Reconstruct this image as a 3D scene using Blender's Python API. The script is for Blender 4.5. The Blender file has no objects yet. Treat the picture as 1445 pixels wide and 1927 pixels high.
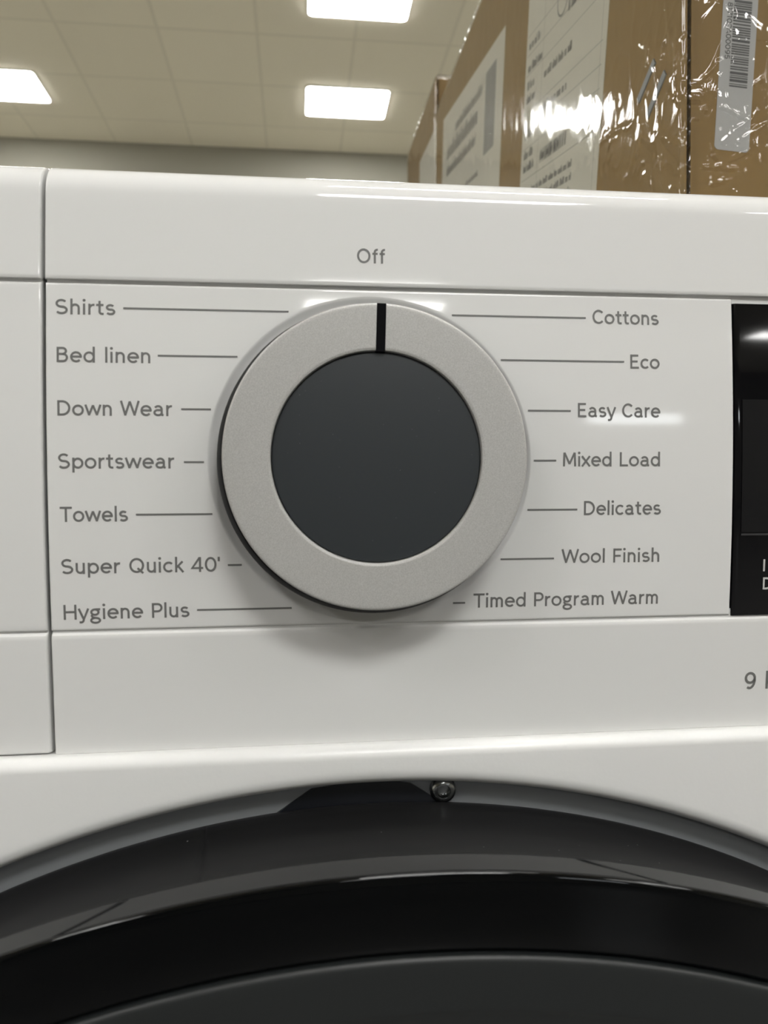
import bpy, bmesh, math, random
from math import sin, cos, pi, radians, hypot, atan2
from mathutils import Vector, Matrix, noise

random.seed(7)
SC = bpy.context.scene
COL = SC.collection
K = 0.78            # height of the knob centre above the floor; panel frame: origin = knob centre, X along the panel, Y into the room, Z up

# ------------------------------------------------------------------ camera
cam = bpy.data.cameras.new('camera')
cam_o = bpy.data.objects.new('camera', cam)
COL.objects.link(cam_o)
cam.sensor_fit = 'VERTICAL'
cam.sensor_height = 36.0
cam.lens = 36.0 * 1447.0 / 1927.0
cam.clip_start = 0.004
cam.clip_end = 100
cam.dof.use_dof = True
cam.dof.focus_distance = 0.192
cam.dof.aperture_fstop = 26.5
cam.dof.aperture_blades = 0
RIGHT = Vector((0.993633, -0.1125623, -0.0048065))
DOWN = Vector((-0.0078392, -0.0265151, -0.9996177))
FWD = Vector((0.1123918, 0.9932908, -0.0272287))
m = Matrix((RIGHT, -DOWN, -FWD)).transposed().to_4x4()
m.translation = Vector((-0.0158933, -0.1607528, -0.0066223 + K))
cam_o.matrix_world = m
SC.camera = cam_o

# ------------------------------------------------------------------ world, exposure
w = bpy.data.worlds.new('world')
SC.world = w
w.use_nodes = True
w.node_tree.nodes['Background'].inputs[0].default_value = (0.9, 0.95, 1.0, 1)
w.node_tree.nodes['Background'].inputs[1].default_value = 0.02
SC.view_settings.view_transform = 'Standard'
SC.view_settings.look = 'None'
SC.view_settings.gamma = 1.0
SC.view_settings.use_curve_mapping = False
SC.view_settings.exposure = 0.0
SC.cycles.use_denoising = True
SC.cycles.max_bounces = 10
SC.cycles.diffuse_bounces = 5
SC.cycles.glossy_bounces = 5
SC.cycles.transparent_max_bounces = 16
SC.cycles.sample_clamp_indirect = 6.0
LAMP_STRENGTH = 31.0
LAMP_COLOUR = (1.0, 0.99, 0.965, 1)


# ------------------------------------------------------------------ materials
def mat(name, col, rough=0.5, metal=0.0, spec=0.5, bump=None, coat=0.0, var=None, emis=None, speck=None):
    M = bpy.data.materials.new(name)
    M.use_nodes = True
    nt = M.node_tree
    b = nt.nodes['Principled BSDF']
    b.inputs['Base Color'].default_value = (*col, 1)
    b.inputs['Roughness'].default_value = rough
    b.inputs['Metallic'].default_value = metal
    b.inputs['Specular IOR Level'].default_value = spec
    b.inputs['Coat Weight'].default_value = coat
    b.inputs['Coat Roughness'].default_value = 0.03
    tc = nt.nodes.new('ShaderNodeTexCoord')
    last = None
    if var:                                   # (scale, amount): a gentle mottling of the material's own colour
        n = nt.nodes.new('ShaderNodeTexNoise')
        n.inputs['Scale'].default_value = var[0]
        n.inputs['Detail'].default_value = 4
        nt.links.new(tc.outputs['Object'], n.inputs['Vector'])
        r = nt.nodes.new('ShaderNodeMapRange')
        r.inputs['To Min'].default_value = 1 - var[1]
        r.inputs['To Max'].default_value = 1 + var[1]
        nt.links.new(n.outputs['Fac'], r.inputs['Value'])
        mx = nt.nodes.new('ShaderNodeMix')
        mx.data_type = 'RGBA'
        mx.blend_type = 'MULTIPLY'
        mx.inputs[0].default_value = 1.0
        mx.inputs[6].default_value = (*col, 1)
        nt.links.new(r.outputs[0], mx.inputs[7])
        nt.links.new(mx.outputs[2], b.inputs['Base Color'])
        last = mx.outputs[2]
    if speck:                                 # (scale, threshold, colour): dust specks lying on the surface
        v = nt.nodes.new('ShaderNodeTexVoronoi')
        v.inputs['Scale'].default_value = speck[0]
        nt.links.new(tc.outputs['Object'], v.inputs['Vector'])
        lt = nt.nodes.new('ShaderNodeMath')
        lt.operation = 'LESS_THAN'
        lt.inputs[1].default_value = speck[1]
        nt.links.new(v.outputs['Distance'], lt.inputs[0])
        sx = nt.nodes.new('ShaderNodeSeparateColor')
        nt.links.new(v.outputs['Color'], sx.inputs[0])
        g2 = nt.nodes.new('ShaderNodeMath')
        g2.operation = 'LESS_THAN'
        g2.inputs[1].default_value = 0.35
        nt.links.new(sx.outputs[0], g2.inputs[0])
        mu = nt.nodes.new('ShaderNodeMath')
        mu.operation = 'MULTIPLY'
        nt.links.new(lt.outputs[0], mu.inputs[0])
        nt.links.new(g2.outputs[0], mu.inputs[1])
        mx = nt.nodes.new('ShaderNodeMix')
        mx.data_type = 'RGBA'
        nt.links.new(mu.outputs[0], mx.inputs[0])
        if last:
            nt.links.new(last, mx.inputs[6])
        else:
            mx.inputs[6].default_value = (*col, 1)
        mx.inputs[7].default_value = (*speck[2], 1)
        nt.links.new(mx.outputs[2], b.inputs['Base Color'])
    if bump:                                  # (scale, strength, distance)
        n = nt.nodes.new('ShaderNodeTexNoise')
        n.inputs['Scale'].default_value = bump[0]
        n.inputs['Detail'].default_value = 2
        nt.links.new(tc.outputs['Object'], n.inputs['Vector'])
        bp = nt.nodes.new('ShaderNodeBump')
        bp.inputs['Strength'].default_value = bump[1]
        bp.inputs['Distance'].default_value = bump[2]
        nt.links.new(n.outputs['Fac'], bp.inputs['Height'])
        nt.links.new(bp.outputs['Normal'], b.inputs['Normal'])
    if emis:
        b.inputs['Emission Color'].default_value = emis[0]
        b.inputs['Emission Strength'].default_value = emis[1]
    return M


M_white = mat('white_gloss_plastic', (0.80, 0.80, 0.79), 0.055, spec=0.5)
M_cab = mat('white_enamel', (0.80, 0.80, 0.79), 0.32, bump=(420, 0.14, 0.0004))
M_print = mat('grey_print', (0.17, 0.17, 0.165), 0.45)
M_silver = mat('silver_satin', (0.52, 0.515, 0.50), 0.46, metal=0.3, var=(6200, 0.45), bump=(5200, 0.3, 0.00005))
M_slate = mat('slate_cap', (0.029, 0.034, 0.038), 0.42, speck=(900, 0.045, (0.25, 0.25, 0.25)))
M_black = mat('black_plastic', (0.004, 0.004, 0.005), 0.45, spec=0.06)
M_doorsat = mat('door_satin_black', (0.008, 0.008, 0.0085), 0.42, spec=0.28, speck=(330, 0.05, (0.3, 0.3, 0.3)))
M_doorband = mat('door_band', (0.008, 0.0085, 0.009), 0.25, spec=0.11)
M_doorgloss = mat('door_gloss_black', (0.0015, 0.0018, 0.0022), 0.04, spec=0.4)
M_glass = mat('door_dark_glass', (0.016, 0.018, 0.0185), 0.42, spec=0.4, speck=(260, 0.03, (0.2, 0.2, 0.2)))
M_recess = mat('recess_grey', (0.25, 0.26, 0.275), 0.22)
M_navy = mat('recess_black', (0.006, 0.007, 0.010), 0.30)
M_chrome = mat('screw_steel', (0.30, 0.31, 0.31), 0.2, metal=1.0)
M_dglass = mat('display_glass', (0.004, 0.004, 0.005), 0.05)
M_dscreen = mat('display_screen', (0.012, 0.012, 0.013), 0.10)
M_dprint = mat('display_print', (0.55, 0.55, 0.54), 0.5)
M_card = mat('cardboard', (0.195, 0.118, 0.030), 0.75, var=(28, 0.10))
M_flute = mat('corrugated_edge', (0.17, 0.12, 0.06), 0.8)
M_flute_d = mat('corrugated_gap', (0.05, 0.034, 0.018), 0.9)
M_paper = mat('label_paper', (0.46, 0.445, 0.37), 0.6)
M_bpaper = mat('barcode_paper', (0.33, 0.33, 0.315), 0.5)
M_ink = mat('label_ink', (0.055, 0.055, 0.055), 0.6)
M_inkf = mat('label_ink_faded', (0.17, 0.17, 0.155), 0.6)
M_staple = mat('staple_metal', (0.17, 0.185, 0.195), 0.45, metal=0.4)
M_diff = mat('lamp_diffuser', (0.9, 0.9, 0.85), 0.5, emis=(LAMP_COLOUR, LAMP_STRENGTH))
M_lframe = mat('lamp_frame', (0.75, 0.75, 0.68), 0.5)
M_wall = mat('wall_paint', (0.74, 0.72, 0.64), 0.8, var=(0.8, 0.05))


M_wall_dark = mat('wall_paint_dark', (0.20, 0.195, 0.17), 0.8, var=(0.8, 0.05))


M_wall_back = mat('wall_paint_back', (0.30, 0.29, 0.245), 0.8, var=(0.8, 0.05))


def ceiling_mat():
    M = mat('ceiling_tiles', (0.52, 0.505, 0.45), 0.85)
    nt = M.node_tree
    b = nt.nodes['Principled BSDF']
    tc = nt.nodes.new('ShaderNodeTexCoord')
    br = nt.nodes.new('ShaderNodeTexBrick')
    br.offset = 0.0
    br.inputs['Scale'].default_value = 1.0
    br.inputs['Brick Width'].default_value = 0.61
    br.inputs['Row Height'].default_value = 0.61
    br.inputs['Mortar Size'].default_value = 0.012
    br.inputs['Mortar Smooth'].default_value = 0.3
    br.inputs['Color1'].default_value = (0.84, 0.795, 0.655, 1)
    br.inputs['Color2'].default_value = (0.81, 0.765, 0.63, 1)
    br.inputs['Mortar'].default_value = (0.74, 0.70, 0.575, 1)
    mp = nt.nodes.new('ShaderNodeMapping')
    mp.inputs['Location'].default_value = (0.24, 0.10, 0)
    nt.links.new(tc.outputs['Object'], mp.inputs['Vector'])
    nt.links.new(mp.outputs['Vector'], br.inputs['Vector'])
    nt.links.new(br.outputs['Color'], b.inputs['Base Color'])
    return M


def floor_mat():
    M = mat('floor_laminate', (0.2, 0.13, 0.08), 0.35)
    nt = M.node_tree
    b = nt.nodes['Principled BSDF']
    tc = nt.nodes.new('ShaderNodeTexCoord')
    br = nt.nodes.new('ShaderNodeTexBrick')
    br.inputs['Scale'].default_value = 1.0
    br.inputs['Brick Width'].default_value = 1.2
    br.inputs['Row Height'].default_value = 0.19
    br.inputs['Mortar Size'].default_value = 0.003
    br.inputs['Color1'].default_value = (0.105, 0.10, 0.095, 1)
    br.inputs['Color2'].default_value = (0.09, 0.088, 0.085, 1)
    br.inputs['Mortar'].default_value = (0.07, 0.05, 0.03, 1)
    nt.links.new(tc.outputs['Object'], br.inputs['Vector'])
    nt.links.new(br.outputs['Color'], b.inputs['Base Color'])
    return M


def film_mat():
    M = bpy.data.materials.new('stretch_film')
    M.use_nodes = True
    nt = M.node_tree
    nt.nodes.clear()
    out = nt.nodes.new('ShaderNodeOutputMaterial')
    tr = nt.nodes.new('ShaderNodeBsdfTransparent')
    tr.inputs[0].default_value = (0.97, 0.97, 0.97, 1)
    df = nt.nodes.new('ShaderNodeBsdfDiffuse')
    df.inputs[0].default_value = (0.6, 0.6, 0.58, 1)
    m0 = nt.nodes.new('ShaderNodeMixShader')
    m0.inputs[0].default_value = 0.015
    nt.links.new(tr.outputs[0], m0.inputs[1])
    nt.links.new(df.outputs[0], m0.inputs[2])
    gl = nt.nodes.new('ShaderNodeBsdfGlossy')
    gl.inputs['Roughness'].default_value = 0.07
    # Schlick reflectance from the angle to the surface, the same from both sides of the thin film
    ge = nt.nodes.new('ShaderNodeNewGeometry')
    dt = nt.nodes.new('ShaderNodeVectorMath')
    dt.operation = 'DOT_PRODUCT'
    nt.links.new(ge.outputs['Normal'], dt.inputs[0])
    nt.links.new(ge.outputs['Incoming'], dt.inputs[1])
    prev = dt.outputs['Value']

    def op(kind, x, y=None, clamp=False):
        n = nt.nodes.new('ShaderNodeMath')
        n.operation = kind
        n.use_clamp = clamp
        for i, q in enumerate((x, y)):
            if q is None:
                continue
            if isinstance(q, (int, float)):
                n.inputs[i].default_value = q
            else:
                nt.links.new(q, n.inputs[i])
        return n.outputs[0]
    ab = op('ABSOLUTE', prev)
    p5 = op('POWER', op('SUBTRACT', 1.0, ab, True), 5.0)
    refl = op('ADD', op('MULTIPLY', p5, 0.55), 0.055, True)
    mx = nt.nodes.new('ShaderNodeMixShader')
    nt.links.new(refl, mx.inputs[0])
    nt.links.new(m0.outputs[0], mx.inputs[1])
    nt.links.new(gl.outputs[0], mx.inputs[2])
    nt.links.new(mx.outputs[0], out.inputs['Surface'])
    return M


M_film = film_mat()


# ------------------------------------------------------------------ mesh helpers
class MB:
    """Collects faces (with a material slot each) and links them as one mesh object."""

    def __init__(self):
        self.v, self.f, self.mi = [], [], []

    def add(self, vs, fs, mi=0):
        b = len(self.v)
        self.v += [tuple(a) for a in vs]
        self.f += [tuple(b + i for i in f) for f in fs]
        self.mi += [mi] * len(fs)

    def grid(self, rows, mi=0, close=False, flip=False):
        n = len(rows[0])
        vs = [p for r in rows for p in r]
        fs = []
        for i in range(len(rows) - 1):
            for j in range(n if close else n - 1):
                k = (j + 1) % n
                q = (i * n + j, i * n + k, (i + 1) * n + k, (i + 1) * n + j)
                fs.append(q[::-1] if flip else q)
        self.add(vs, fs, mi)

    def box(self, a, b, mi=0):
        (x0, y0, z0), (x1, y1, z1) = a, b
        vs = [(x, y, z) for x in (x0, x1) for y in (y0, y1) for z in (z0, z1)]
        self.add(vs, [(0, 1, 3, 2), (4, 6, 7, 5), (0, 4, 5, 1), (2, 3, 7, 6), (0, 2, 6, 4), (1, 5, 7, 3)], mi)

    def lathe(self, prof, cx=0.0, cz=0.0, angs=None, dr=None, mi=0, cap0=False, cap1=False):
        """Turns (radius, Y) profile points round the Y axis; mi may be a list, one slot per band."""
        close = angs is None
        if close:
            angs = [2 * pi * i / 128 for i in range(128)]
        rows = []
        for k, (r, y) in enumerate(prof):
            rows.append([(cx + (r + (dr(a, k) if dr else 0)) * sin(a), y, cz + (r + (dr(a, k) if dr else 0)) * cos(a)) for a in angs])
        if isinstance(mi, list):
            for k in range(len(rows) - 1):
                self.grid(rows[k:k + 2], mi[k], close)
        else:
            self.grid(rows, mi, close)
        if cap0:
            self.add(rows[0], [tuple(range(len(angs)))[::-1]], mi if not isinstance(mi, list) else mi[0])
        if cap1:
            self.add(rows[-1], [tuple(range(len(angs)))], mi if not isinstance(mi, list) else mi[-1])

    def build(self, name, mats, parent=None, loc=(0, 0, 0), smooth=35, weld=True, label=None, bevel=None):
        me = bpy.data.meshes.new(name)
        me.from_pydata(self.v, [], self.f)
        mats = mats if isinstance(mats, (list, tuple)) else [mats]
        for q in mats:
            me.materials.append(q)
        me.polygons.foreach_set('material_index', self.mi)
        bm = bmesh.new()
        bm.from_mesh(me)
        if weld:
            bmesh.ops.remove_doubles(bm, verts=bm.verts, dist=1e-6)
        if bevel:
            bmesh.ops.bevel(bm, geom=list(bm.edges), offset=bevel, segments=3, affect='EDGES', profile=0.5)
        bmesh.ops.recalc_face_normals(bm, faces=bm.faces)
        bm.to_mesh(me)
        bm.free()
        if smooth:
            me.polygons.foreach_set('use_smooth', [True] * len(me.polygons))
            me.set_sharp_from_angle(angle=radians(smooth))
        o = bpy.data.objects.new(name, me)
        COL.objects.link(o)
        o.location = loc
        if parent is not None:
            o.parent = parent
        if smooth:
            wn = o.modifiers.new('normals', 'WEIGHTED_NORMAL')
            wn.keep_sharp = True
        if label:
            o['label'] = label
        return o


def thing(name, label, cat, loc, rz=0.0, group=None):
    o = bpy.data.objects.new(name, None)
    COL.objects.link(o)
    o.location = loc
    o.rotation_euler = (0, 0, rz)
    o.empty_display_size = 0.05
    o['label'] = label
    o['category'] = cat
    if group:
        o['group'] = group
    return o


def struct(o):
    o['kind'] = 'structure'
    return o


# ------------------------------------------------------------------ the room
XW0, XW1, YW0, YW1, ZC = -6.0, 8.0, -12.0, 6.4, K + 2.853
mb = MB(); mb.box((XW0, YW0, -0.1), (XW1, YW1, 0)); struct(mb.build('floor', mat('floor_tiles', (0.28, 0.27, 0.245), 0.5, var=(1.5, 0.05)), smooth=0))
mb = MB(); mb.box((XW0, YW0, 0.0), (XW1, -0.06, 0.004)); struct(mb.build('floor_dark_slab', floor_mat(), smooth=0))  # unseen dark slab, added to cut the light bounced up from the floor
mb = MB(); mb.box((XW0, YW0, ZC), (XW1, YW1, ZC + 0.1)); struct(mb.build('ceiling', ceiling_mat(), smooth=0))
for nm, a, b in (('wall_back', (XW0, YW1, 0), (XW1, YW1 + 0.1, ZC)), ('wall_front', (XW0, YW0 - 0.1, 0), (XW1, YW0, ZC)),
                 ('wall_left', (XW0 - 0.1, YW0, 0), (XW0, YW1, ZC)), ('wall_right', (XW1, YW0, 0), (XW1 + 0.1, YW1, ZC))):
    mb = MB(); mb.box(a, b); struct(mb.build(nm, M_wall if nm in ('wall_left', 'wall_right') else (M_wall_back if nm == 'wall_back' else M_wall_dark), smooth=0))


# ------------------------------------------------------------------ ceiling lights
def rounded_rect(hx, hy, r, n=6):
    pts = []
    for cx, cy, a0 in ((hx - r, hy - r, 0), (-hx + r, hy - r, 90), (-hx + r, -hy + r, 180), (hx - r, -hy + r, 270)):
        for i in range(n + 1):
            a = radians(a0 + 90 * i / n)
            pts.append((cx + r * cos(a), cy + r * sin(a)))
    return pts


LX, LY = 0.298, 0.206
mb = MB()
o1, o2 = rounded_rect(LX + 0.004, LY + 0.004, 0.032), rounded_rect(LX - 0.004, LY - 0.004, 0.026)
mb.grid([[(x, y, 0.0) for x, y in o1], [(x, y, -0.008) for x, y in o1], [(x, y, -0.010) for x, y in o2], [(x, y, 0.0) for x, y in o2]], close=True)
lamp_frame_proto = mb
mb2 = MB()
q = rounded_rect(LX - 0.004, LY - 0.004, 0.026)
mb2.add([(x, y, -0.013) for x, y in q] + [(x, y, -0.001) for x, y in q],
        [tuple(range(len(q)))[::-1], tuple(range(len(q), 2 * len(q)))] + [(i, (i + 1) % len(q), len(q) + (i + 1) % len(q), len(q) + i) for i in range(len(q))])
lamp = thing('ceiling_light', 'lit ceiling panel light seen whole, close to the stacked cardboard boxes', 'ceiling light', (0.37, 5.565, ZC), group='ceiling panel lights in view')
lf = lamp_frame_proto.build('frame', M_lframe, lamp)
ld = mb2.build('diffuser', M_diff, lamp, smooth=0)
spots = [(kx, ky) for kx in (-2, -1, 0, 1, 2) for ky in range(8)]
spots = [q for q in spots if q not in ((0, 0), (-1, 1), (-1, 2), (0, 2), (0, 3), (0, 4), (0, 5), (0, 6), (0, 7), (1, 3), (1, 4), (1, 5), (-1, 3), (-1, 4), (-1, 5))]
for kx, ky in spots + [(0, 4.6), (0, 6.6), (0, 10.74), (2.3, 11.6)]:
    c = lamp.copy(); COL.objects.link(c)
    c.location = (0.37 + 2.44 * kx, 5.565 - 1.23 * ky, ZC)
    if kx == 0 and ky > 4:
        c.location.x = 0.73
        c.scale.x = 2.1
    if ky == 4.6:
        c.scale.y = 0.4
    if ky == 6.6:
        c.scale.y = 1.9
    if ky == 10.74:
        c.location.x = 0.80
        c.scale = (2.4, 1.5, 1)
    if kx == 0 and ky == 1:
        c['label'] = 'lit ceiling panel light cut off by the top edge of the picture'
    elif kx == -1 and ky == 0:
        c['label'] = 'lit ceiling panel light above the dryer drawer, cut off at the side of the picture'
    else:
        c['label'] = 'lit ceiling panel light further along the shop ceiling, out of the picture'
        c['group'] = 'ceiling panel lights out of the picture'
    for ch in (lf, ld):
        d = ch.copy(); COL.objects.link(d); d.parent = c
mb = MB(); mb.box((4.75, YW0, K + 1.44), (6.35, YW0 + 0.02, K + 1.70))  # added glowing strip behind the camera, gives the bright reflection in the panel
struct(mb.build('added_glow_strip', mat('glow_strip_emission', (0.8, 0.85, 0.9), 0.3, emis=((0.92, 0.97, 1.0, 1), 9.0)), smooth=0))

# ------------------------------------------------------------------ stroke lettering (cap height = 1)
SW = 0.142
HB, XH, CT = SW / 2, 0.7275, 1 - SW / 2
XC = XH - HB + 0.0


def E(cx, cy, rx, ry, a0, a1, n=None):
    n = n or max(6, int(abs(a1 - a0) / 10))
    return [(cx + rx * cos(radians(a0 + (a1 - a0) * i / n)), cy + ry * sin(radians(a0 + (a1 - a0) * i / n))) for i in range(n + 1)]


XM, XR = (HB + XC) / 2, (XC - HB) / 2
G = {
    'O': ([('c', E(.515, .5, .375, CT - .5, 0, 360, 40))], 1.03),
    'C': ([E(.475, .5, .37, CT - .5, 42, 318)], .86),
    'Q': ([('c', E(.515, .5, .375, CT - .5, 0, 360, 40)), [(.56, .32), (.90, -.02)]], 1.03),
    'S': ([E(.415, .715, .265, CT - .715, 32, 255) [:] + E(.42, .288, .292, .288 - HB, 72, -148)], .83),
    'B': ([[(.15, 1), (.15, 0)], [(.15, CT), (.40, CT)] + E(.42, .735, .2, CT - .735, 88, -88) + [(.15, .5425)], [(.42, .5425)] + E(.44, .3075, .235, .235, 88, -88) + [(.15, HB)]], .80),
    'D': ([[(.15, 1), (.15, 0)], [(.15, CT), (.36, CT)] + E(.38, .5, .41, CT - .5, 88, -88) + [(.15, HB)]], .92),
    'E': ([[(.15, 1), (.15, 0)], [(.15, CT), (.66, CT)], [(.15, .51), (.61, .51)], [(.15, HB), (.69, HB)]], .77),
    'F': ([[(.15, 1), (.15, 0)], [(.15, CT), (.66, CT)], [(.15, .48), (.60, .48)]], .70),
    'H': ([[(.15, 1), (.15, 0)], [(.79, 1), (.79, 0)], [(.15, .51), (.79, .51)]], .94),
    'I': ([[(.15, 1), (.15, 0)]], .30),
    'L': ([[(.15, 1), (.15, 0)], [(.15, HB), (.66, HB)]], .70),
    'M': ([[(.13, 0), (.155, .97)], [(.165, .965), (.525, .17)], [(.515, .17), (.875, .965)], [(.885, .97), (.91, 0)]], 1.04),
    'P': ([[(.15, 1), (.15, 0)], [(.15, CT), (.42, CT)] + E(.43, .685, .24, CT - .685, 88, -88) + [(.15, .4425)]], .76),
    'T': ([[(.02, CT), (.78, CT)], [(.40, CT), (.40, 0)]], .80),
    'W': ([[(.05, 1), (.315, .035)], [(.295, .035), (.585, .96)], [(.575, .96), (.875, .035)], [(.855, .035), (1.12, 1)]], 1.17),
    'A': ([[(.03, 0), (.40, .95), (.77, 0)], [(.15, .30), (.65, .30)]], .80),
    'a': ([[(.57, 0.10), (.57, .44)] + E(.355, .44, .215, XC - .44, 10, 148), [(.57, .40), (.34, .40)] + E(.33, .235, .20, .165, 92, 268) + E(.38, .27, .20, .20, 275, 350), [(.57, .16), (.59, .09), (.68, .06)]], .76),
    'c': ([E(.385, XM, .275, XR, 44, 316)], .68),
    'd': ([('c', E(.375, XM, .265, XR, 0, 360, 32)), [(.64, 1.04), (.64, 0)]], .79),
    'e': ([[(.12, XM + .01), (.67, XM + .01)] + E(.395, XM, .278, XR, 4, 318)], .77),
    'f': ([[(.21, 0), (.21, .76)] + E(.39, .77, .18, .165, 178, 82), [(.05, XC), (.405, XC)]], .47),
    'g': ([('c', E(.345, .475, .215, .18, 0, 360, 28)), [(.38, XC + .005), (.67, XC + .005)], [(.22, .33), (.155, .235), (.20, .14), (.30, .105), (.40, .095)], ('c', E(.375, -.075, .265, .165, 0, 360, 30))], .74),
    'h': ([[(.15, 1.04), (.15, 0)], E(.355, .43, .205, XC - .43, 175, 0) + [(.56, 0)]], .71),
    'i': ([[(.15, XH), (.15, 0)], ('d', (.15, .945), .092)], .30),
    'k': ([[(.15, 1.04), (.15, 0)], [(.54, XH), (.17, .32)], [(.27, .42), (.58, 0)]], .62),
    'l': ([[(.15, 1.04), (.15, 0)]], .30),
    'm': ([[(.15, XH), (.15, 0)], E(.33, .45, .18, XC - .45, 175, 0) + [(.51, 0)], E(.69, .45, .18, XC - .45, 175, 0) + [(.87, 0)]], 1.02),
    'n': ([[(.15, XH), (.15, 0)], E(.355, .43, .205, XC - .43, 175, 0) + [(.56, 0)]], .71),
    'o': ([('c', E(.39, XM, .283, XR, 0, 360, 34))], .78),
    'p': ([[(.15, XH), (.15, -.25)], ('c', E(.415, XM, .265, XR, 0, 360, 32))], .78),
    'r': ([[(.15, XH), (.15, 0)], E(.39, .38, .24, XC - .38, 175, 78)], .49),
    's': ([E(.325, .51, .19, XC - .51, 30, 255) + E(.33, .222, .215, .222 - HB, 72, -148)], .65),
    't': ([[(.235, .93), (.235, .23)] + E(.375, .225, .14, .225 - HB, 182, 275) + [(.47, HB)], [(.04, XC), (.46, XC)]], .52),
    'u': ([[(.15, XH), (.15, .30)] + E(.355, .30, .205, .30 - HB, 182, 360), [(.56, XH), (.56, 0)]], .71),
    'w': ([[(.05, XH), (.275, .035)], [(.255, .035), (.505, .69)], [(.495, .69), (.745, .035)], [(.725, .035), (.95, XH)]], 1.0),
    'x': ([[(.05, XH), (.60, 0)], [(.60, XH), (.05, 0)]], .65),
    'y': ([[(.05, XH), (.335, .02)], [(.62, XH), (.31, -.08)] + E(.19, -.04, .135, .145, -15, -95) + [(.08, -.185)]], .67),
    '0': ([('c', E(.395, .5, .29, CT - .5, 0, 360, 36))], .79),
    '1': ([[(.08, .78), (.30, .95), (.30, 0)]], .50),
    '2': ([E(.36, .68, .24, CT - .68, 160, -20) + [(.12, HB), (.64, HB)]], .72),
    '4': ([[(.74, .265), (.08, .265), (.53, .97)], [(.55, 1), (.55, 0)]], .80),
    '5': ([[(.58, CT), (.18, CT), (.15, .54)] + E(.34, .33, .25, .33 - HB, 140, -150)], .70),
    '7': ([[(.05, CT), (.62, CT), (.25, 0)]], .68),
    '8': ([('c', E(.36, .73, .21, CT - .73, 0, 360, 28)), ('c', E(.36, .30, .26, .30 - HB, 0, 360, 28))], .72),
    '9': ([('c', E(.375, .655, .25, CT - .655, 0, 360, 32)), E(.345, .56, .28, .56 - HB, 8, -118)], .75),
    "'": ([[(.10, 1.0), (.10, .70)]], .20),
    ' ': ([], .42),
}


def ribbon(pts, hw, closed=False):
    """Two offset polylines hw either side of a path, mitred at the joints."""
    P = []
    for q in pts:
        if not P or hypot(q[0] - P[-1][0], q[1] - P[-1][1]) > 1e-7:
            P.append(q)
    if closed and hypot(P[0][0] - P[-1][0], P[0][1] - P[-1][1]) < 1e-6:
        P.pop()
    n = len(P)
    a, b = [], []
    for i in range(n):
        p = P[i]
        d0 = d1 = None
        if i > 0 or closed:
            r = P[i - 1]; l = hypot(p[0] - r[0], p[1] - r[1]); d0 = ((p[0] - r[0]) / l, (p[1] - r[1]) / l)
        if i < n - 1 or closed:
            r = P[(i + 1) % n]; l = hypot(p[0] - r[0], p[1] - r[1]); d1 = ((r[0] - p[0]) / l, (r[1] - p[1]) / l)
        d0 = d0 or d1
        d1 = d1 or d0
        nx, ny = -(d0[1] + d1[1]), d0[0] + d1[0]
        l = hypot(nx, ny) or 1e-9
        nx, ny = nx / l, ny / l
        k = min(1.8, 1 / max(0.2, nx * -d0[1] + ny * d0[0]))
        a.append((p[0] + nx * hw * k, p[1] + ny * hw * k))
        b.append((p[0] - nx * hw * k, p[1] - ny * hw * k))
    return a, b


def text_strokes(text, x0, x1, zb, cap, sw=SW):
    """Flat pieces of lettering in the plane (x, z): list of (row a, row b, closed)."""
    adv, left, right = 0.0, None, 0
    items = []
    for ch in text:
        st, wd = G[ch]
        for s in st:
            if s[0] == 'c':
                items.append(('c', [(x + adv, y) for x, y in s[1]]))
            elif s[0] == 'd':
                items.append(('c', [(x + adv, y) for x, y in E(s[1][0], s[1][1], s[2] * .5, s[2] * .5, 0, 360, 16)], s[2] * .5))
            else:
                items.append(('o', [(x + adv, y) for x, y in s]))
        adv += wd
    xs = [x for it in items for x, y in it[1]]
    lo, hi = min(xs) - sw * .4, max(xs) + sw * .4
    kx = (x1 - x0) / (hi - lo)
    out = []
    for it in items:
        pts = [(x0 + (x - lo) * kx, zb + y * cap) for x, y in it[1]]
        hw = (it[2] if len(it) > 2 else sw / 2) * cap
        a, b = ribbon(pts, hw, it[0] == 'c')
        out.append((a, b, it[0] == 'c'))
    return out


def add_text(mb, strokes, fn, mi=0):
    for a, b, closed in strokes:
        mb.grid([[fn(*q) for q in a], [fn(*q) for q in b]], mi, close=closed)


# ------------------------------------------------------------------ tumble dryer
dryer = thing('tumble_dryer', 'white front-loading tumble dryer with silver programme knob, black display edge and black porthole door', 'tumble dryer', (0, 0.3, 0))
DL = (0, -0.3, K)          # parts are modelled in the panel frame


def part(mb, name, mats, parent=None, **kw):
    p = parent if parent is not None else dryer
    return mb.build(name, mats, p, DL if p is dryer else (0, 0, 0), **kw)


def XL(z):                 # the seam between control panel and drawer leans very slightly
    return -0.0657 + 0.0 * z


def Ymid(z):
    return 0.0012 * (z / 0.0357) ** 2


def arc(cz, cy, r, a0, a1, n=7):
    return [(cz + r * sin(radians(a0 + (a1 - a0) * i / n)), cy - r * cos(radians(a0 + (a1 - a0) * i / n))) for i in range(n + 1)]


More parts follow.
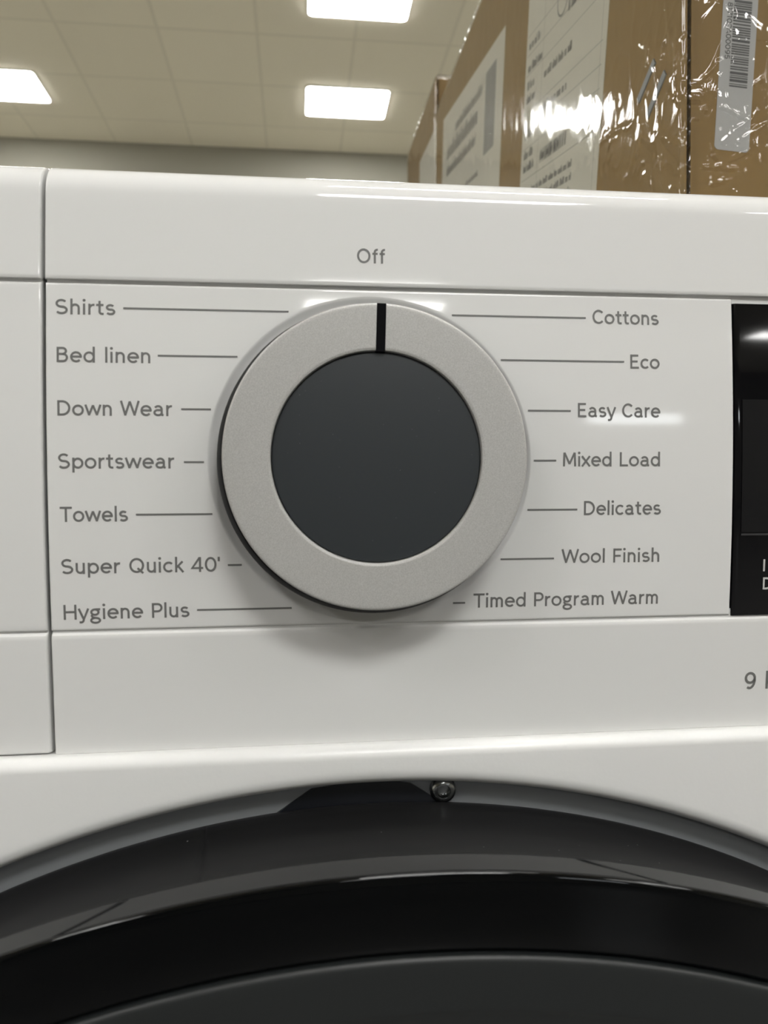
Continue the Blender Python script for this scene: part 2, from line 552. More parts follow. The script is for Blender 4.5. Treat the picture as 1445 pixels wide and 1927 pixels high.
ZT, RT = 0.0608, 0.0072
UPPER = [(0.0369, 0.0018), (0.03635, 0.0017), (0.03620, 0.0011), (0.03632, 0.00082), (0.0367, 0.00070), (0.0371, 0.00070), (0.0400, 0.00087), (0.0450, 0.00118), (0.0500, 0.00152), (0.0534, 0.00176)] \
    + arc(ZT - RT, 0.0018 + RT, RT, 5, 90, 16) + [(ZT, 0.013), (ZT, 0.03)]
LOWER = [(-0.0345, 0.0018), (-0.0352, 0.0017), (-0.03545, 0.0014), (-0.0357, 0.0011), (-0.0361, 0.00100), (-0.0366, 0.0010), (-0.045, 0.0015), (-0.054, 0.00205), (-0.0600, 0.0024), (-0.0604, 0.0025), (-0.0607, 0.0028), (-0.0608, 0.0033), (-0.0608, 0.012)]
MIDZ = [-0.0345] + [-0.0343 + 0.0000] + [-0.034 + 0.068 * i / 16 for i in range(17)] + [0.0345]
MT, MBt = 0.03565, -0.0348
MID = [(MBt + 0.0004, 0.0018), (MBt, 0.0017), (MBt + 0.00005, 0.0016), (MBt + 0.0002, Ymid(MBt) + 0.00012), (MBt + 0.0005, Ymid(MBt + .0005))] \
    + [(z, Ymid(z)) for z in [MBt + 0.0015 + (MT - MBt - 0.003) * i / 14 for i in range(15)]] \
    + [(MT - 0.0006, Ymid(MT - .0006)), (MT - 0.00025, Ymid(MT) + 0.00010), (MT - 0.00005, 0.0015), (MT, 0.0016), (MT + .0012, 0.0016)]


def strip(mb, prof, xs, bulgefn=None):
    rows = []
    for x, dy in xs:
        rows.append([((XL(z) + x[1]) if isinstance(x, tuple) else x, y + dy, z + (bulgefn(x, z) if bulgefn else 0)) for z, y in prof])
    mb.grid(rows)


EDGE_L = [(('l', 0.0), 0.012), (('l', 0.0), 0.0008), (('l', 0.00008), 0.0003), (('l', 0.00025), 0.00008), (('l', 0.0005), 0.0)]
mb = MB()
strip(mb, UPPER, EDGE_L + [(0.0, 0.0), (0.298, 0.0), (0.2985, 0.0006), (0.2985, 0.012)])
strip(mb, LOWER, EDGE_L + [(0.0, 0.0), (0.298, 0.0), (0.2985, 0.0006), (0.2985, 0.012)])
# middle field: a dished ring round the knob blends into the rectangular field
XRD = 0.0803
cr = 0.0340
angs = sorted(set([2 * pi * i / 120 for i in range(120)] + [atan2(z, x) % (2 * pi) for x in (XL(0) + .0005, XRD - .0004) for z in (MBt + .0005, MT - .0006)]))


def ray_rect(a, x0, x1, z0, z1):
    c, s = cos(a), sin(a)
    t = 1e9
    if c > 1e-9: t = min(t, x1 / c)
    if c < -1e-9: t = min(t, x0 / c)
    if s > 1e-9: t = min(t, z1 / s)
    if s < -1e-9: t = min(t, z0 / s)
    return c * t, s * t


rows = []
for r, dy in ((0.020, 0.0014), (0.0310, 0.0014), (0.0322, 0.0012), (0.0332, 0.00055), (0.0336, 0.00026), (0.0339, 0.00008), (0.0342, 0.0)):
    rows.append([(r * cos(a), dy + Ymid(r * sin(a)) * min(1, max(0, (r - .030) / .004)), r * sin(a)) for a in angs])


def shear(x, z):
    return x + (0.0)


for t in (0.12, 0.3, 0.5, 0.7, 0.85, 1.0):
    row = []
    for a in angs:
        x, z = ray_rect(a, XL(0) + .0005, XRD - .0004, MBt + .0005, MT - .0006)
        if hypot(x, z) < cr + .0002:
            k = (cr + .0002) / hypot(x, z)
        x = cr * cos(a) * (1 - t) + x * t
        z = cr * sin(a) * (1 - t) + z * t
        row.append((shear(x, z), Ymid(z), z))
    rows.append(row)
for f, dy in ((0.4, 0.00006), (0.75, 0.0002), (0.95, 0.0005), (1.0, 0.0009)):
    row = []
    for a in angs:
        xa, za = ray_rect(a, XL(0) + .0005, XRD - .0004, MBt + .0005, MT - .0006)
        sx = 1 if xa > XRD - .00041 else (-1 if xa < XL(0) + .00051 else 0)
        sz = 1 if za > MT - .00061 else (-1 if za < MBt + .00051 else 0)
        x = xa + f * (sx * (.0004 if sx > 0 else .0005))
        z = za + f * (sz * (.0006 if sz > 0 else .0005))
        row.append((shear(x, z), Ymid(za) + dy, z))
    rows.append(row)
mb.grid(rows, close=True)
strip(mb, MID, [(0.205, 0.003), (0.205, 0.0003), (0.2054, 0.0), (0.298, 0.0), (0.2985, 0.0006), (0.2985, 0.012)])
# floor of the two grooves and backing
for za, zb in ((MT - 0.0010, 0.0372), (-0.0370, MBt + .0015)):
    mb.add([(XL(0) + .0003, .0016, za), (.298, .0016, za), (.298, .0016, zb), (XL(0) + .0003, .0016, zb)], [(0, 1, 2, 3)])
panel = part(mb, 'control_panel', M_white, smooth=28)

# condensate drawer beside it, same section
mb = MB()
EDGE_R = [(('l', -0.00125), 0.0), (('l', -0.00095), 0.00010), (('l', -0.00078), 0.00035), (('l', -0.0007), 0.0008), (('l', -0.0007), 0.012)]


def dent(x, z):
    if z > -0.0597 or not isinstance(x, tuple):
        return 0
    return 0.0007 * (1 if x[1] > -0.0011 else 0.75)


DX = [(-0.2985, 0.012), (-0.2985, 0.0006), (-0.298, 0), (-0.12, 0), (('l', -.012), 0), (('l', -.005), 0)] + EDGE_R
for pr in (UPPER, MID, LOWER):
    strip(mb, pr, DX, dent if pr is LOWER else None)
drawer = part(mb, 'condensate_drawer', M_white, smooth=28)


# printed lettering of the control panel
def surf_mid(x, z):
    return (x, Ymid(z) - 0.00006, z)


ROWS = [('Shirts', -63.64, -52.08, 29.15, -50.5, -17.3, 30.62), ('Bed linen', -63.44, -45.24, 19.5, -43.73, -27.78, 21.09),
        ('Down Wear', -63.37, -40.81, 8.8, -39.17, -33.22, 10.25), ('Sportswear', -63.35, -40.49, -1.84, -38.75, -34.71, -0.52),
        ('Towels', -63.46, -50.02, -12.55, -48.42, -33.15, -11.17), ("Super Quick 40'", -63.19, -31.82, -23.09, -30.18, -27.33, -21.75),
        ('Hygiene Plus', -63.04, -38.14, -32.45, -36.57, -17.14, -31.0),
        ('Cottons', 48.11, 63.07, 29.40, 17.07, 46.56, 30.62), ('Eco', 56.49, 63.11, 19.77, 27.57, 55.07, 21.23),
        ('Easy Care', 44.59, 63.18, 9.12, 33.43, 42.95, 10.47), ('Mixed Load', 41.23, 63.11, -1.5, 34.69, 39.69, -0.24),
        ('Delicates', 45.99, 63.43, -12.07, 33.32, 44.45, -10.82), ('Wool Finish', 41.05, 63.27, -22.5, 27.49, 39.36, -21.4),
        ('Timed Program Warm', 21.46, 63.21, -31.82, 17.16, 19.83, -30.7)]
for t, x0, x1, zb, l0, l1, lz in ROWS:
    mb = MB()
    add_text(mb, text_strokes(t, x0 / 1e3, x1 / 1e3, zb / 1e3, 0.00308), surf_mid)
    a, b = ribbon([(l0 / 1e3, lz / 1e3), (l1 / 1e3, lz / 1e3)], 0.00019)
    mb.grid([[surf_mid(*q) for q in a], [surf_mid(*q) for q in b]])
    part(mb, 'program_lettering', M_print, panel, smooth=0, weld=False, label='grey printed programme name %s with its leader line' % t)


def prof_y(prof):
    pr = sorted((z, y) for z, y in prof)

    def f(z):
        for (z0, y0), (z1, y1) in zip(pr, pr[1:]):
            if z0 <= z <= z1 and z1 > z0:
                return y0 + (y1 - y0) * (z - z0) / (z1 - z0)
        return y0
    return f


yu = prof_y([q for q in UPPER if .0366 < q[0] < .0535 and q[1] < .0019])
yl = prof_y([q for q in LOWER if -.0603 < q[0] < -.0360])
mb = MB()
add_text(mb, text_strokes('Off', -0.00298, 0.00307, 0.04105, 0.00312), lambda x, z: (x, yu(z) - 6e-5, z))
part(mb, 'off_lettering', M_print, panel, smooth=0, weld=False, label='grey printed word Off above the knob')
mb = MB()
add_text(mb, text_strokes('9 kg', 0.0844, 0.0948, -0.0519, 0.0040), lambda x, z: (x, yl(z) - 6e-5, z))
part(mb, 'capacity_lettering', M_print, panel, smooth=0, weld=False, label='grey printed 9 kg')

# display window
mb = MB()
D0, D1, DZ0, DZ1 = 0.0807, 0.2045, -0.0349, 0.0346
zs = [DZ0 + (DZ1 - DZ0) * i / 20 for i in range(21)]
strip(mb, [(z, Ymid(z) + 0.0001) for z in zs], [(D0, 0.003), (D0, 0.0002), (D0 + .0003, 0.0), (D0 + .0012, 0.0), (D1, 0.0), (D1, 0.003)])
display = part(mb, 'display', M_dglass)
mb = MB()
strip(mb, [(z, Ymid(z) - 0.00004) for z in [-.0162 + .0295 * i / 10 for i in range(11)]], [(0.0823, 0.0), (D1 - .002, 0.0)])
part(mb, 'screen', M_dscreen, display)
mb = MB()
strip(mb, [(z, Ymid(z) - 0.00003) for z in (-.01690, -.01645)], [(D0 + .0016, 0.0), (D1 - .001, 0.0)])
part(mb, 'divider_line', mat('display_line', (0.05, 0.05, 0.052), 0.2), display, smooth=0)
mb = MB()
add_text(mb, text_strokes('I', 0.0878, 0.0882, -0.0250, 0.0027, 0.16), lambda x, z: (x, Ymid(z) - 5e-5, z))
add_text(mb, text_strokes('D', 0.0879, 0.0900, -0.0291, 0.0027, 0.16), lambda x, z: (x, Ymid(z) - 5e-5, z))
part(mb, 'display_lettering', M_dprint, display, smooth=0, weld=False, label='pale printed letters at the foot of the black display')

# programme knob
mb = MB()
mb.lathe([(0.0285, -0.0086), (0.0302, -0.0087), (0.03025, -0.0097), (0.0302, -0.0099), (0.03005, -0.01004), (0.0298, -0.01011), (0.0294, -0.01012), (0.0288, -0.01012), (0.0216, -0.01012), (0.0214, -0.01010), (0.02105, -0.0100), (0.0209, -0.0097), (0.0209, -0.0086)], angs=None)
knob = part(mb, 'program_knob', M_silver, label='round silver ring knob with dark grey centre')
mb = MB()
mb.lathe([(0.0316, 0.0016), (0.0316, 0.0002), (0.0314, -0.0035), (0.0309, -0.0070), (0.0301, -0.0086), (0.0280, -0.0087)], -0.0004, -0.0003)
part(mb, 'knob_skirt', M_black, knob, label='black plastic skirt of the knob')
mb = MB()
mb.lathe([(0.02075, -0.0080), (0.02075, -0.0091), (0.0206, -0.0093), (0.0202, -0.00942), (0.014, -0.0096), (0.007, -0.00968), (0.0004, -0.0097)], cap1=True)
part(mb, 'knob_cap', M_slate, knob, label='dark slate grey centre of the knob')
mb = MB()
ta = radians(1.7)
pts = [(-.00093, .0207), (.00093, .0207), (.00093, .03015), (-.00093, .03015)]
pts = [(x * cos(ta) + z * sin(ta), -x * sin(ta) + z * cos(ta)) for x, z in pts]
mb.add([(x, -.0088, z) for x, z in pts] + [(x, -.01022, z) for x, z in pts], [(0, 1, 2, 3), (4, 7, 6, 5)] + [(i, 4 + i, 4 + (i + 1) % 4, (i + 1) % 4) for i in range(4)])
part(mb, 'knob_pointer', M_black, knob, smooth=0, bevel=0.00006, label='black pointer bar across the silver ring')

# cabinet: front with porthole opening, sides, and the worktop
DCX, DCZ = 0.0005, -0.287
mb = MB()
HX, HT, HBm = 0.2975, -0.0605, -0.7795
RF = 0.0026
base_angs = [2 * pi * i / 360 for i in range(360)]
fx0, fx1, fz0, fz1 = -HX + RF - DCX, HX - RF - DCX, HBm + RF - DCZ, HT - RF - DCZ
angs = sorted(set(base_angs + [atan2(z, x) % (2 * pi) for x in (fx0, fx1) for z in (fz0, fz1)] + [pi / 2 + radians(i * .25) for i in range(-110, 111)]))
rows = []
Y0 = -0.0010
for r, y in ((0.2180, 0.0130), (0.2180, 0.0030), (0.2181, 0.0018), (0.2184, 0.0008), (0.2190, -0.0001), (0.2198, -0.0007), (0.2208, -0.00095), (0.2215, Y0)):
    rows.append([(DCX + r * cos(a), y, DCZ + r * sin(a)) for a in angs])
for t in (0.33, 0.66, 1.0):
    row = []
    for a in angs:
        x, z = ray_rect(a, fx0, fx1, fz0, fz1)
        row.append((DCX + .2215 * cos(a) * (1 - t) + x * t, Y0, DCZ + .2215 * sin(a) * (1 - t) + z * t))
    rows.append(row)
for q in (15, 30, 45, 60, 75, 90):
    row = []
    for a in angs:
        x, z = ray_rect(a, fx0, fx1, fz0, fz1)
        sx = 1 if x > fx1 - 1e-6 else (-1 if x < fx0 + 1e-6 else 0)
        sz = 1 if z > fz1 - 1e-6 else (-1 if z < fz0 + 1e-6 else 0)
        row.append((DCX + x + sx * RF * sin(radians(q)), Y0 + RF * (1 - cos(radians(q))), DCZ + z + sz * RF * sin(radians(q))))
    rows.append(row)
rows.append([(x, 0.648, z) for x, y, z in rows[-1]])
mb.grid(rows, close=True)
mb.add([(-HX, .648, HBm), (HX, .648, HBm), (HX, .648, HT), (-HX, .648, HT)], [(0, 1, 2, 3)])
cabinet = part(mb, 'cabinet', M_cab, smooth=40)
mb = MB(); mb.box((-0.2985, 0.0305, 0.040), (0.2985, 0.650, ZT)); mb.box((-0.297, 0.013, -0.0600), (0.297, 0.648, 0.0395))
part(mb, 'worktop', M_cab, smooth=0, bevel=0.0008)

mb = MB()
mb.lathe([(0.2182, 0.0030), (0.2177, 0.0042), (0.2168, 0.0046), (0.206, 0.0048), (0.190, 0.016), (0.150, 0.016)], DCX, DCZ, [2 * pi * i / 240 for i in range(241)])
part(mb, 'door_recess', M_recess, cabinet, label='dark grey recess ring round the door opening')
mb = MB()
pl = [(-.0207, -.0757), (-.0133, -.0708), (-.004, -.0698), (.0040, -.0697), (.0084, -.0706), (.0152, -.0751), (.0170, -.083), (-.0240, -.083)]  # outline of a thin black plate lying on the recess ring
mb.add([(x, .0050, z) for x, z in pl] + [(x, .0040, z) for x, z in pl], [tuple(range(8)), tuple(range(15, 7, -1))] + [(i, 8 + i, 8 + (i + 1) % 8, (i + 1) % 8) for i in range(8)])
part(mb, 'recess_plate', M_navy, cabinet, smooth=0, label='black angular plate in the recess')
mb = MB()
mb.lathe([(0.0029, 0.0050), (0.0029, 0.0038), (0.0026, 0.0031), (0.0020, 0.0027), (0.0015, 0.0026), (0.0013, 0.0030), (0.0012, 0.0044), (0.0002, 0.0045)], .0155, -.0722, cap1=True)
part(mb, 'screw', M_chrome, cabinet, label='round steel screw above the door')

# porthole door
mb = MB()
DP = [(0.200, 0.0090), (0.2095, 0.0080), (0.2120, 0.0055), (0.2129, 0.0030), (0.2131, 0.0012), (0.2128, -0.0010), (0.2126, -0.0040), (0.2126, -0.0090), (0.2130, -0.0150), (0.2138, -0.0210), (0.2153, -0.0265), (0.2170, -0.0302), (0.2180, -0.0319),
      (0.21812, -0.0322)] + [(0.2182 + 0.0007 * i / 24, -0.0324 - 0.0070 * i / 24) for i in range(25)] + [(0.2187, -0.0395), (0.2180, -0.0395)]
SLOT = [0] * 12 + [1] * (len(DP) - 13)


def sst(a, b, x):
    t = min(1, max(0, (x - a) / (b - a)))
    return t * t * (3 - 2 * t)


def door_dr(a, k):
    a = (a + pi) % (2 * pi) - pi
    y = DP[k][1]
    d = math.degrees(a)
    o = 0.0
    if k >= 13:                                   # curved joints part the grip zones from the middle of the rim
        t = min(1, max(0, (-.032 - y) / .0075))
        lo, hi = -11.84 - 2.4 * t ** 1.4, 8.41 + 3.4 * t ** 1.4
        o -= 0.0007 * (math.exp(-((d - hi) / .11) ** 2) + math.exp(-((d - lo) / .11) ** 2)) * (1 - t * .5)
    elif 4 <= k <= 12:                            # fine moulding seam across the rim
        dd = d - (-9.75 + 0.8 * min(1, -y / .032))
        o -= 0.0005 * math.exp(-(dd / .10) ** 2)
    return o


dang = [radians(-180 + i * 2) for i in range(70)] + [radians(-40 + i * 0.5) for i in range(41)] + [radians(-20 + (i + 1) * 0.06) for i in range(640)] + [radians(18.4 + (i + 1) * .4) for i in range(54)] + [radians(40 + (i + 1) * 2) for i in range(70)]
mb.lathe(DP, DCX, DCZ, dang, door_dr, mi=SLOT)
door = part(mb, 'door', [M_doorsat, M_doorband], smooth=40, label='black porthole door')
mb = MB()
da = [2 * pi * i / 480 for i in range(481)]
mb.lathe([(0.2182, -0.0390), (0.21885, -0.0395), (0.21888, -0.03975), (0.21875, -0.0400), (0.2185, -0.04015), (0.2180, -0.04028), (0.2170, -0.0405), (0.2150, -0.0409), (0.2110, -0.0418), (0.2086, -0.0423), (0.2078, -0.0424), (0.2073, -0.0420), (0.2072, -0.0395)], DCX, DCZ, da)
part(mb, 'door_ring', M_doorgloss, door, label='glossy black ring of the door')
mb = MB()
mb.lathe([(0.2066, -0.0380), (0.2066, -0.0421), (0.20645, -0.0425), (0.2061, -0.04275), (0.2057, -0.0429), (0.2048, -0.0430), (0.1985, -0.0433), (0.1978, -0.0432), (0.1968, -0.0428), (0.1950, -0.0426), (0.18, -0.0434), (0.12, -0.0452), (0.05, -0.0462), (0.001, -0.0464)], DCX, DCZ, da)
part(mb, 'door_window', M_glass, door, label='dark grey satin centre of the door')


# ------------------------------------------------------------------ cardboard boxes on the dryer
BOX_YAW = radians(0.68)


def label_rows(mb, w, h, seed, layout):
    """Ink marks of a paper label, in label coordinates (u across, v up), slots 1 ink and 2 faded ink."""
    rnd = random.Random(seed)
    for kind, u0, u1, v, t in layout:
        if kind == 'line':
            mb.append((u0, u1, v - t / 2, v + t / 2, 2))
        elif kind == 'vline':
            mb.append((u0, u0 + t, v, u1, 2))
        elif kind == 'text':
            u = u0
            while u < u1:
                l = min(rnd.uniform(.0025, .008), u1 - u)
                # every word a run of narrow upright marks
                k = u
                while k < u + l:
                    s = rnd.uniform(.0007, .0012)
                    mb.append((k, min(k + s, u + l), v, v + t * rnd.choice((.7, .7, 1)), 1))
                    k += s + .0004
                u += l + .0016
        elif kind == 'bars':
            u = u0
            while u < u1:
                s = rnd.choice((.0004, .0004, .0008, .0013))
                mb.append((u, min(u + s, u1), v, v + t, 1))
                u += s + rnd.choice((.0004, .0008, .0012))
        elif kind == 'block':
            mb.append((u0, u1, v, v + t, 2))


def paper_label(name, parent, u0, v0, w, h, rot, layout, seed, plane, mats, label, rad=0.0):
    """A paper label on a box face: plane(u, v, lift) gives the point; (u0, v0) is the label's lower corner, rot its turn."""
    c, s = cos(rot), sin(rot)

    def P(u, v, lift):
        return plane(u0 + u * c - v * s, v0 + u * s + v * c, lift)
    mb = MB()
    if rad:
        q = [(x + w / 2, y + h / 2) for x, y in rounded_rect(w / 2, h / 2, rad)]
    else:
        q = [(0, 0), (w, 0), (w, h), (0, h)]
    n = len(q)
    mb.add([P(u, v, 0.00012) for u, v in q] + [P(u, v, -0.0001) for u, v in q], [tuple(range(n))] + [(i, n + i, n + (i + 1) % n, (i + 1) % n) for i in range(n)], 0)
    items = []
    label_rows(items, w, h, seed, layout)
    for a, b, e, f, mi in items:
        mb.add([P(a, e, .00017), P(b, e, .00017), P(b, f, .00017), P(a, f, .00017)], [(0, 1, 2, 3)], mi)
    return mb, P


# long folds of the film round the near corner: points (along the wrap from the corner, height above the camera) in millimetres
CREASES = [[(-70.2, 147.8), (-59.3, 146.7), (-49.1, 144.8)], [(-35.0, 143.1), (-30.6, 146.2), (-25.5, 147.5)], [(-25.7, 163.1), (-26.0, 157.9)],
           [(-30.1, 137.4), (-34.0, 127.8)], [(-18.2, 117.2), (-13.9, 119.2)], [(-12.8, 159.0), (-14.3, 153.9)], [(-4.5, 147.4), (-0.6, 148.6)],
           [(14.2, 154.4), (8.1, 140.7), (5.4, 128.3), (0.5, 118.1)], [(0.1, 136.5), (4.4, 133.2), (4.4, 130.5)],
           [(12.5, 117.4), (17.3, 122.0), (22.9, 125.7), (25.4, 129.0)], [(28.8, 150.2), (27.1, 139.5), (24.2, 137.9)],
           [(28.9, 135.9), (29.0, 129.6), (27.6, 123.9), (18.3, 118.1)], [(8.8, 103.5), (14.6, 105.0), (21.0, 108.0)], [(5.9, 108.9), (17.6, 109.1)],
           [(10.9, 109.5), (22.3, 115.0)], [(1.9, 135.0), (11.8, 144.8)], [(15.4, 166.0), (16.3, 160.7), (13.6, 155.2)], [(12.3, 129.4), (21.2, 125.8)],
           [(5.9, 158.2), (10.3, 163.9)], [(6.7, 127.3), (11.4, 140.0)]]
CREASE_SEGS = []
for cl in CREASES:
    for (ax, az), (bx, bz) in zip(cl, cl[1:]):
        ax, bx, az, bz = ax / 1e3, bx / 1e3, az / 1e3 - 0.0066 - (ZT + 0.0006), bz / 1e3 - 0.0066 - (ZT + 0.0006)
        CREASE_SEGS.append((ax, az, bx, bz, min(ax, bx) - .0018, max(ax, bx) + .0018, min(az, bz) - .0018, max(az, bz) + .0018))


def carton(label, cat, origin, wx, dy, h, film_seed, amp_side, amp_front, fine):
    root = thing('cardboard_box', label, cat, origin, BOX_YAW, 'film-wrapped cardboard boxes on the dryer')
    mb = MB()
    mb.box((0.0030, 0.0030, 0.0), (wx, dy, h))
    body = mb.build('carton_body', M_card, root, smooth=0, bevel=0.001)
    # side board overlapping the front corner, its fluted edge showing
    mb = MB()
    mb.box((0.0, 0.0004, 0.0), (0.0007, dy, h - 0.0006))
    mb.box((0.0022, 0.0004, 0.0), (0.0029, dy, h - 0.0006))
    n = int(h / 0.0012)
    mb.grid([[(0.00145 + 0.0007 * sin(i * pi / 2), y, i * 0.0012) for i in range(n)] for y in (0.0006, 0.02)], 1)
    mb.box((0.0007, 0.004, 0.0), (0.0022, dy, h - 0.0008), 1)
    mb.build('side_board', [M_card, M_flute], root, smooth=0, label='side board with fluted edge at the corner')
    # stretch film: up the side, round the front corner, folded over the top
    def side_pt(s, z, d): return (-0.0004 - d, s, z)
    path = []                       # (kind, coordinate)
    s = dy
    while s > 0.002:
        path.append(('s', s)); s -= ((0.0008 if s < 0.08 else 0.0014) if fine else 0.003)
    for a in range(0, 91, 15):
        path.append(('c', a))
    x = 0.004
    while x < wx:
        path.append(('f', x)); x += (0.0005 if x < 0.034 else 0.004) if fine else 0.004
    zs = []
    z = 0.0004
    while z < h + 0.0008:
        zs.append(z); z += (0.0007 if z < 0.110 else 0.0025) if fine else 0.0022
    rows = []
    R = Vector((film_seed * 3.1, film_seed * 1.7, 0))
    for kind, c in path:
        row = []
        arcl = {'s': -c if kind == 's' else 0, 'c': 0.0, 'f': c if kind == 'f' else 0}[kind]
        for z in zs:
            q = Vector((arcl, z, 0.0)) + R
            n1 = noise.noise(q * 42)
            n2 = noise.noise(Vector((q.x * 150, q.y * 60, 3)))
            r1 = 1 - abs(noise.noise(Vector((q.x * 60 + q.y * 22, q.y * 38 - q.x * 30, 7)) )) * 2.4
            r2 = 1 - abs(noise.noise(Vector((q.x * 120 - q.y * 50, q.y * 85 + q.x * 40, 11)))) * 2.4
            near = 1.0 if kind != 's' else math.exp(-c / 0.045)
            foot = math.exp(-max(0.0, z - 0.004) / 0.018) if kind != 's' else 0.0
            crump = max(0, r1) ** 5 * 0.0016 + max(0, r2) ** 5 * 0.0008
            d = 0.0007 + amp_side * (1 - near) * (0.5 * n2 + 0.4 * n1) + near * amp_front * (crump * 1000 * 0.55 + 0.45 * n1 + 0.22 * n2) + foot * amp_front * 3.0 * (0.6 + n1 + .4 * n2)
            if fine and kind != 'c':
                qx, qz = (-c if kind == 's' else c), z
                for ax, az, bx, bz, lo_x, hi_x, lo_z, hi_z in CREASE_SEGS:
                    if lo_x < qx < hi_x and lo_z < qz < hi_z:
                        ux, uz = bx - ax, bz - az
                        t = max(0.0, min(1.0, ((qx - ax) * ux + (qz - az) * uz) / (ux * ux + uz * uz)))
                        e = hypot(qx - ax - t * ux, qz - az - t * uz)
                        d += 0.00055 * math.exp(-(e / 0.0006) ** 2)
            d = max(0.0003, d)
            if kind == 's':
                row.append((-0.0004 - d, c, z))
            elif kind == 'c':
                a = radians(c)
                row.append((0.0016 - (0.0020 + d) * cos(a), 0.0012 - (0.0016 + d) * sin(a), z))
            else:
                row.append((c, -0.0004 - d, z))
        # over the top edge
        for i, t in enumerate((0.002, 0.006, 0.012, 0.02, 0.03)):
            lift = 0.0012 + 0.0022 * abs(noise.noise(Vector((arcl * 70, t * 90, film_seed)))) + 0.001 * noise.noise(Vector((arcl * 200, t * 90, film_seed)))
            x, y, _ = row[len(zs) - 1]
            if kind == 's':
                row.append((x + t, y, h + lift))
            elif kind == 'c':
                row.append((x + t * cos(radians(c)), y + t * sin(radians(c)), h + lift))
            else:
                row.append((x, y + t, h + lift))
        rows.append(row)
    mb = MB()
    mb.grid(rows)
    mb.build('stretch_wrap', M_film, root, smooth=75, weld=False, label='clear crinkled stretch film round the box')
    return root


BZ = K + ZT + 0.0006
box_a = carton('brown cardboard box in clear film with barcode strip, staples and printed labels', 'cardboard box', (0.1157, 0.0897, BZ), 0.170, 0.436, 0.268, 1, 0.00020, 0.00046, True)
OZ = -0.0066 - (ZT + 0.0006)      # height above the camera -> height above the box's base


def side_plane(u, v, lift):        # u runs from the far end towards the near corner
    return (-lift, -u, v)


# shipping label on the side board
LAY1 = []
LW, LH = 0.117, 0.168
for v in (.157, .147, .137, .118, .108, .098, .0785, .069, .0595, .043):
    LAY1.append(('line', .002, LW - .004, v, .0003))
LAY1 += [('vline', .030, .157, .043, .0003), ('vline', LW - .006, .160, .004, .0003)]
for k, v in enumerate((.150, .140, .121, .111, .101, .088, .072, .0625, .048)):
    LAY1.append(('text', .034, .034 + (.020, .050, .046, .012, .030, .040, .036, .014, .03)[k], v, .0042))
for v, l in ((.1105, .020), (.099, .024), (.090, .012), (.083, .016), (.0645, .018), (.054, .016), (.047, .02)):
    LAY1.append(('text', .005, .005 + l, v, .0045))
LAY1 += [('bars', .034, .074, .0465, .0065), ('block', .030, .040, .158, .005)]
for v in (.0345, .0285, .0225, .0165, .0105):
    LAY1.append(('text', .022, .084 - (.012 if v < .012 else 0), v, .0034))
# lower far corner at 162 mm from the near corner; turned so that its near end hangs lower
LAY1 = [(k_, a_, b_, v_ + .022, t_) if k_ != 'vline' else (k_, a_, b_, v_, t_) for k_, a_, b_, v_, t_ in LAY1 if k_ == 'vline' or v_ + .022 < LH - .006]
LAY1 = [q_ for q_ in LAY1 if not (q_[0] == 'text' and q_[3] > .121 and q_[1] > .03)]
LAY1 += [('text', .069, .107, .150, .0045), ('text', .066, .084, .129, .0045)]
LAY1 += [('text', .022, .090, v_, .0036) for v_ in (.0265, .0205, .0145, .0085)]
mb, P = paper_label('shipping_label', box_a, -0.198, 0.113 + OZ, LW, LH, radians(-10.5), LAY1, 3, side_plane, None, None)
mb.grid([[P(.057 + r_ * cos(2 * pi * i / 32), .138 + r_ * sin(2 * pi * i / 32), .00018) for i in range(32)] for r_ in (.0066, .0076)], 2, close=True)
mb.build('shipping_label', [M_paper, M_ink, M_inkf], box_a, smooth=0, weld=False, label='white ruled shipping label with small dark print, nearer the corner')
LAY2 = [('text', .05, .135, .166, .008), ('text', .02, .125, .151, .012), ('text', .02, .12, .138, .008), ('text', .06, .105, .100, .014), ('text', .015, .05, .118, .006), ('text', .09, .13, .115, .004),
        ('line', .075, .180, .0935, .0014), ('bars', .095, .168, .020, .068), ('text', .015, .07, .085, .006), ('text', .015, .07, .068, .006), ('text', .015, .07, .05, .006), ('block', .145, .172, .124, .052)]
mb, P = paper_label('side_label', box_a, -0.434, 0.130 + OZ, 0.190, 0.188, radians(-9.5), LAY2, 8, side_plane, None, None)
mb.build('product_label', [M_paper, M_ink, M_inkf], box_a, smooth=0, weld=False, label='large white label with bars, further from the corner')


def front_plane(u, v, lift):
    return (u, 0.0030 - lift, v)


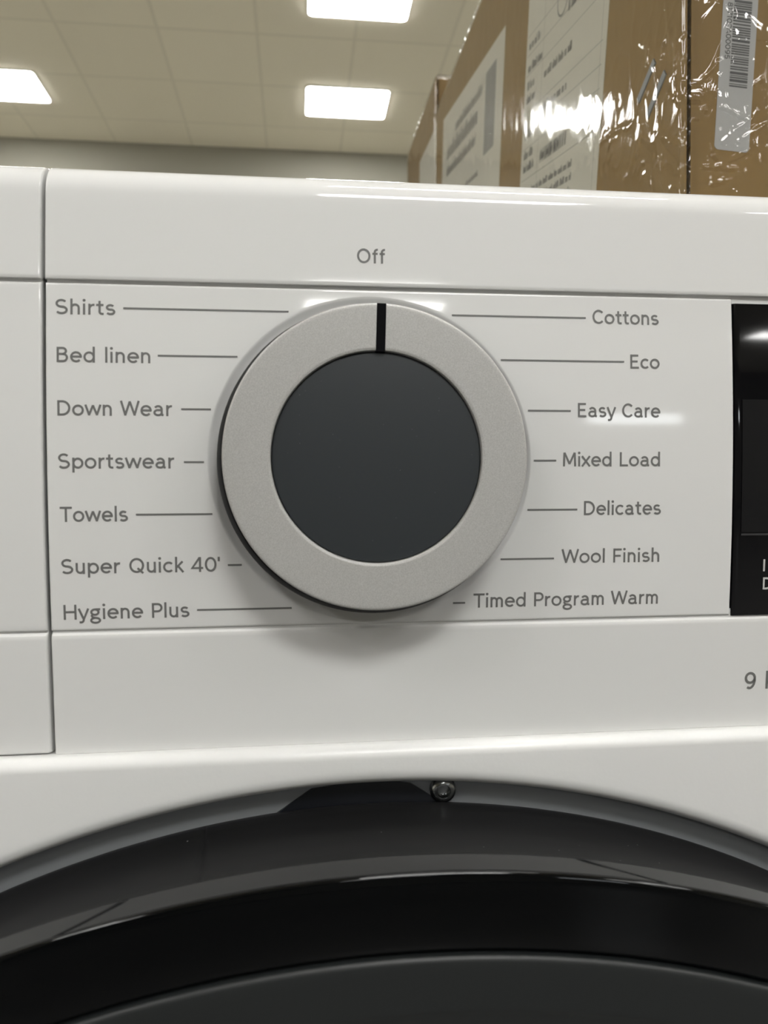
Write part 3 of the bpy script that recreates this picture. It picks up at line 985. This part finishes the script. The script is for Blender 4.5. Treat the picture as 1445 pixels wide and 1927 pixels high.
# narrow barcode strip on the front face
bars = []
rb = random.Random(4)
v = 0.0218
while v < 0.064:
    s = rb.choice((.0003, .0005, .0005, .0009))
    bars.append(('block', .0040, .0106, v, s)); v += s + rb.choice((.0003, .0003, .0006))
mb, P = paper_label('barcode_label', box_a, 0.0121, 0.1172 + OZ, 0.0128, 0.066, radians(-3.4), [], 5, front_plane, None, None, rad=0.0016)
for _, a, b, v, t in bars:
    mb.add([P(a, v, .00017), P(b, v, .00017), P(b, v + t, .00017), P(a, v + t, .00017)], [(0, 1, 2, 3)], 1)
# digits read downwards, their tops towards the bars
LEN = 0.0192
st = text_strokes('817102A00095', 0.0, LEN, 0.0, 0.0019, 0.15)
add_text(mb, st, lambda x, z: P(0.0017 + z, 0.0310 + LEN - x, .00017), 1)
mb.build('barcode_label', [M_bpaper, M_ink], box_a, smooth=0, weld=False, label='narrow grey-white barcode strip with printed number')

# two staples through the side board
for (s0, h0), (s1, h1) in (((.0219, .1567), (.0351, .1486)), ((.0138, .1483), (.0280, .1392))):
    mb = MB()
    a, b = ribbon([(-s0, h0 + OZ), (-s1, h1 + OZ)], 0.0015)
    top = [side_plane(*a[0], .0005), side_plane(*a[1], .0005), side_plane(*b[1], .0005), side_plane(*b[0], .0005)]
    bot = [side_plane(*a[0], -.0004), side_plane(*a[1], -.0004), side_plane(*b[1], -.0004), side_plane(*b[0], -.0004)]
    mb.add(top + bot, [(0, 1, 2, 3), (7, 6, 5, 4)] + [(i, 4 + i, 4 + (i + 1) % 4, (i + 1) % 4) for i in range(4)])
    mb.build('staple', M_staple, box_a, smooth=0, bevel=0.0002, label='grey metal staple')

dv = Vector((-sin(BOX_YAW), cos(BOX_YAW), 0))
nv = Vector((cos(BOX_YAW), sin(BOX_YAW), 0))
po = Vector((0.1157, 0.0897, BZ)) + dv * 0.4410 + nv * 0.001
box_b = carton('plain far cardboard box in clear film, behind the labelled box and half hidden by it', 'cardboard box', po, 0.160, 0.165, 0.305, 2, 0.0004, 0.0005, False)
mb, P = paper_label('side_label', box_b, -0.100, 0.03, 0.088, 0.235, radians(-3.0), [('text', .006, .07, .18 - .018 * i, .008) for i in range(8)], 9, side_plane, None, None)
mb.build('product_label', [M_paper, M_ink, M_inkf], box_b, smooth=0, weld=False, label='blurred white label on the far box')
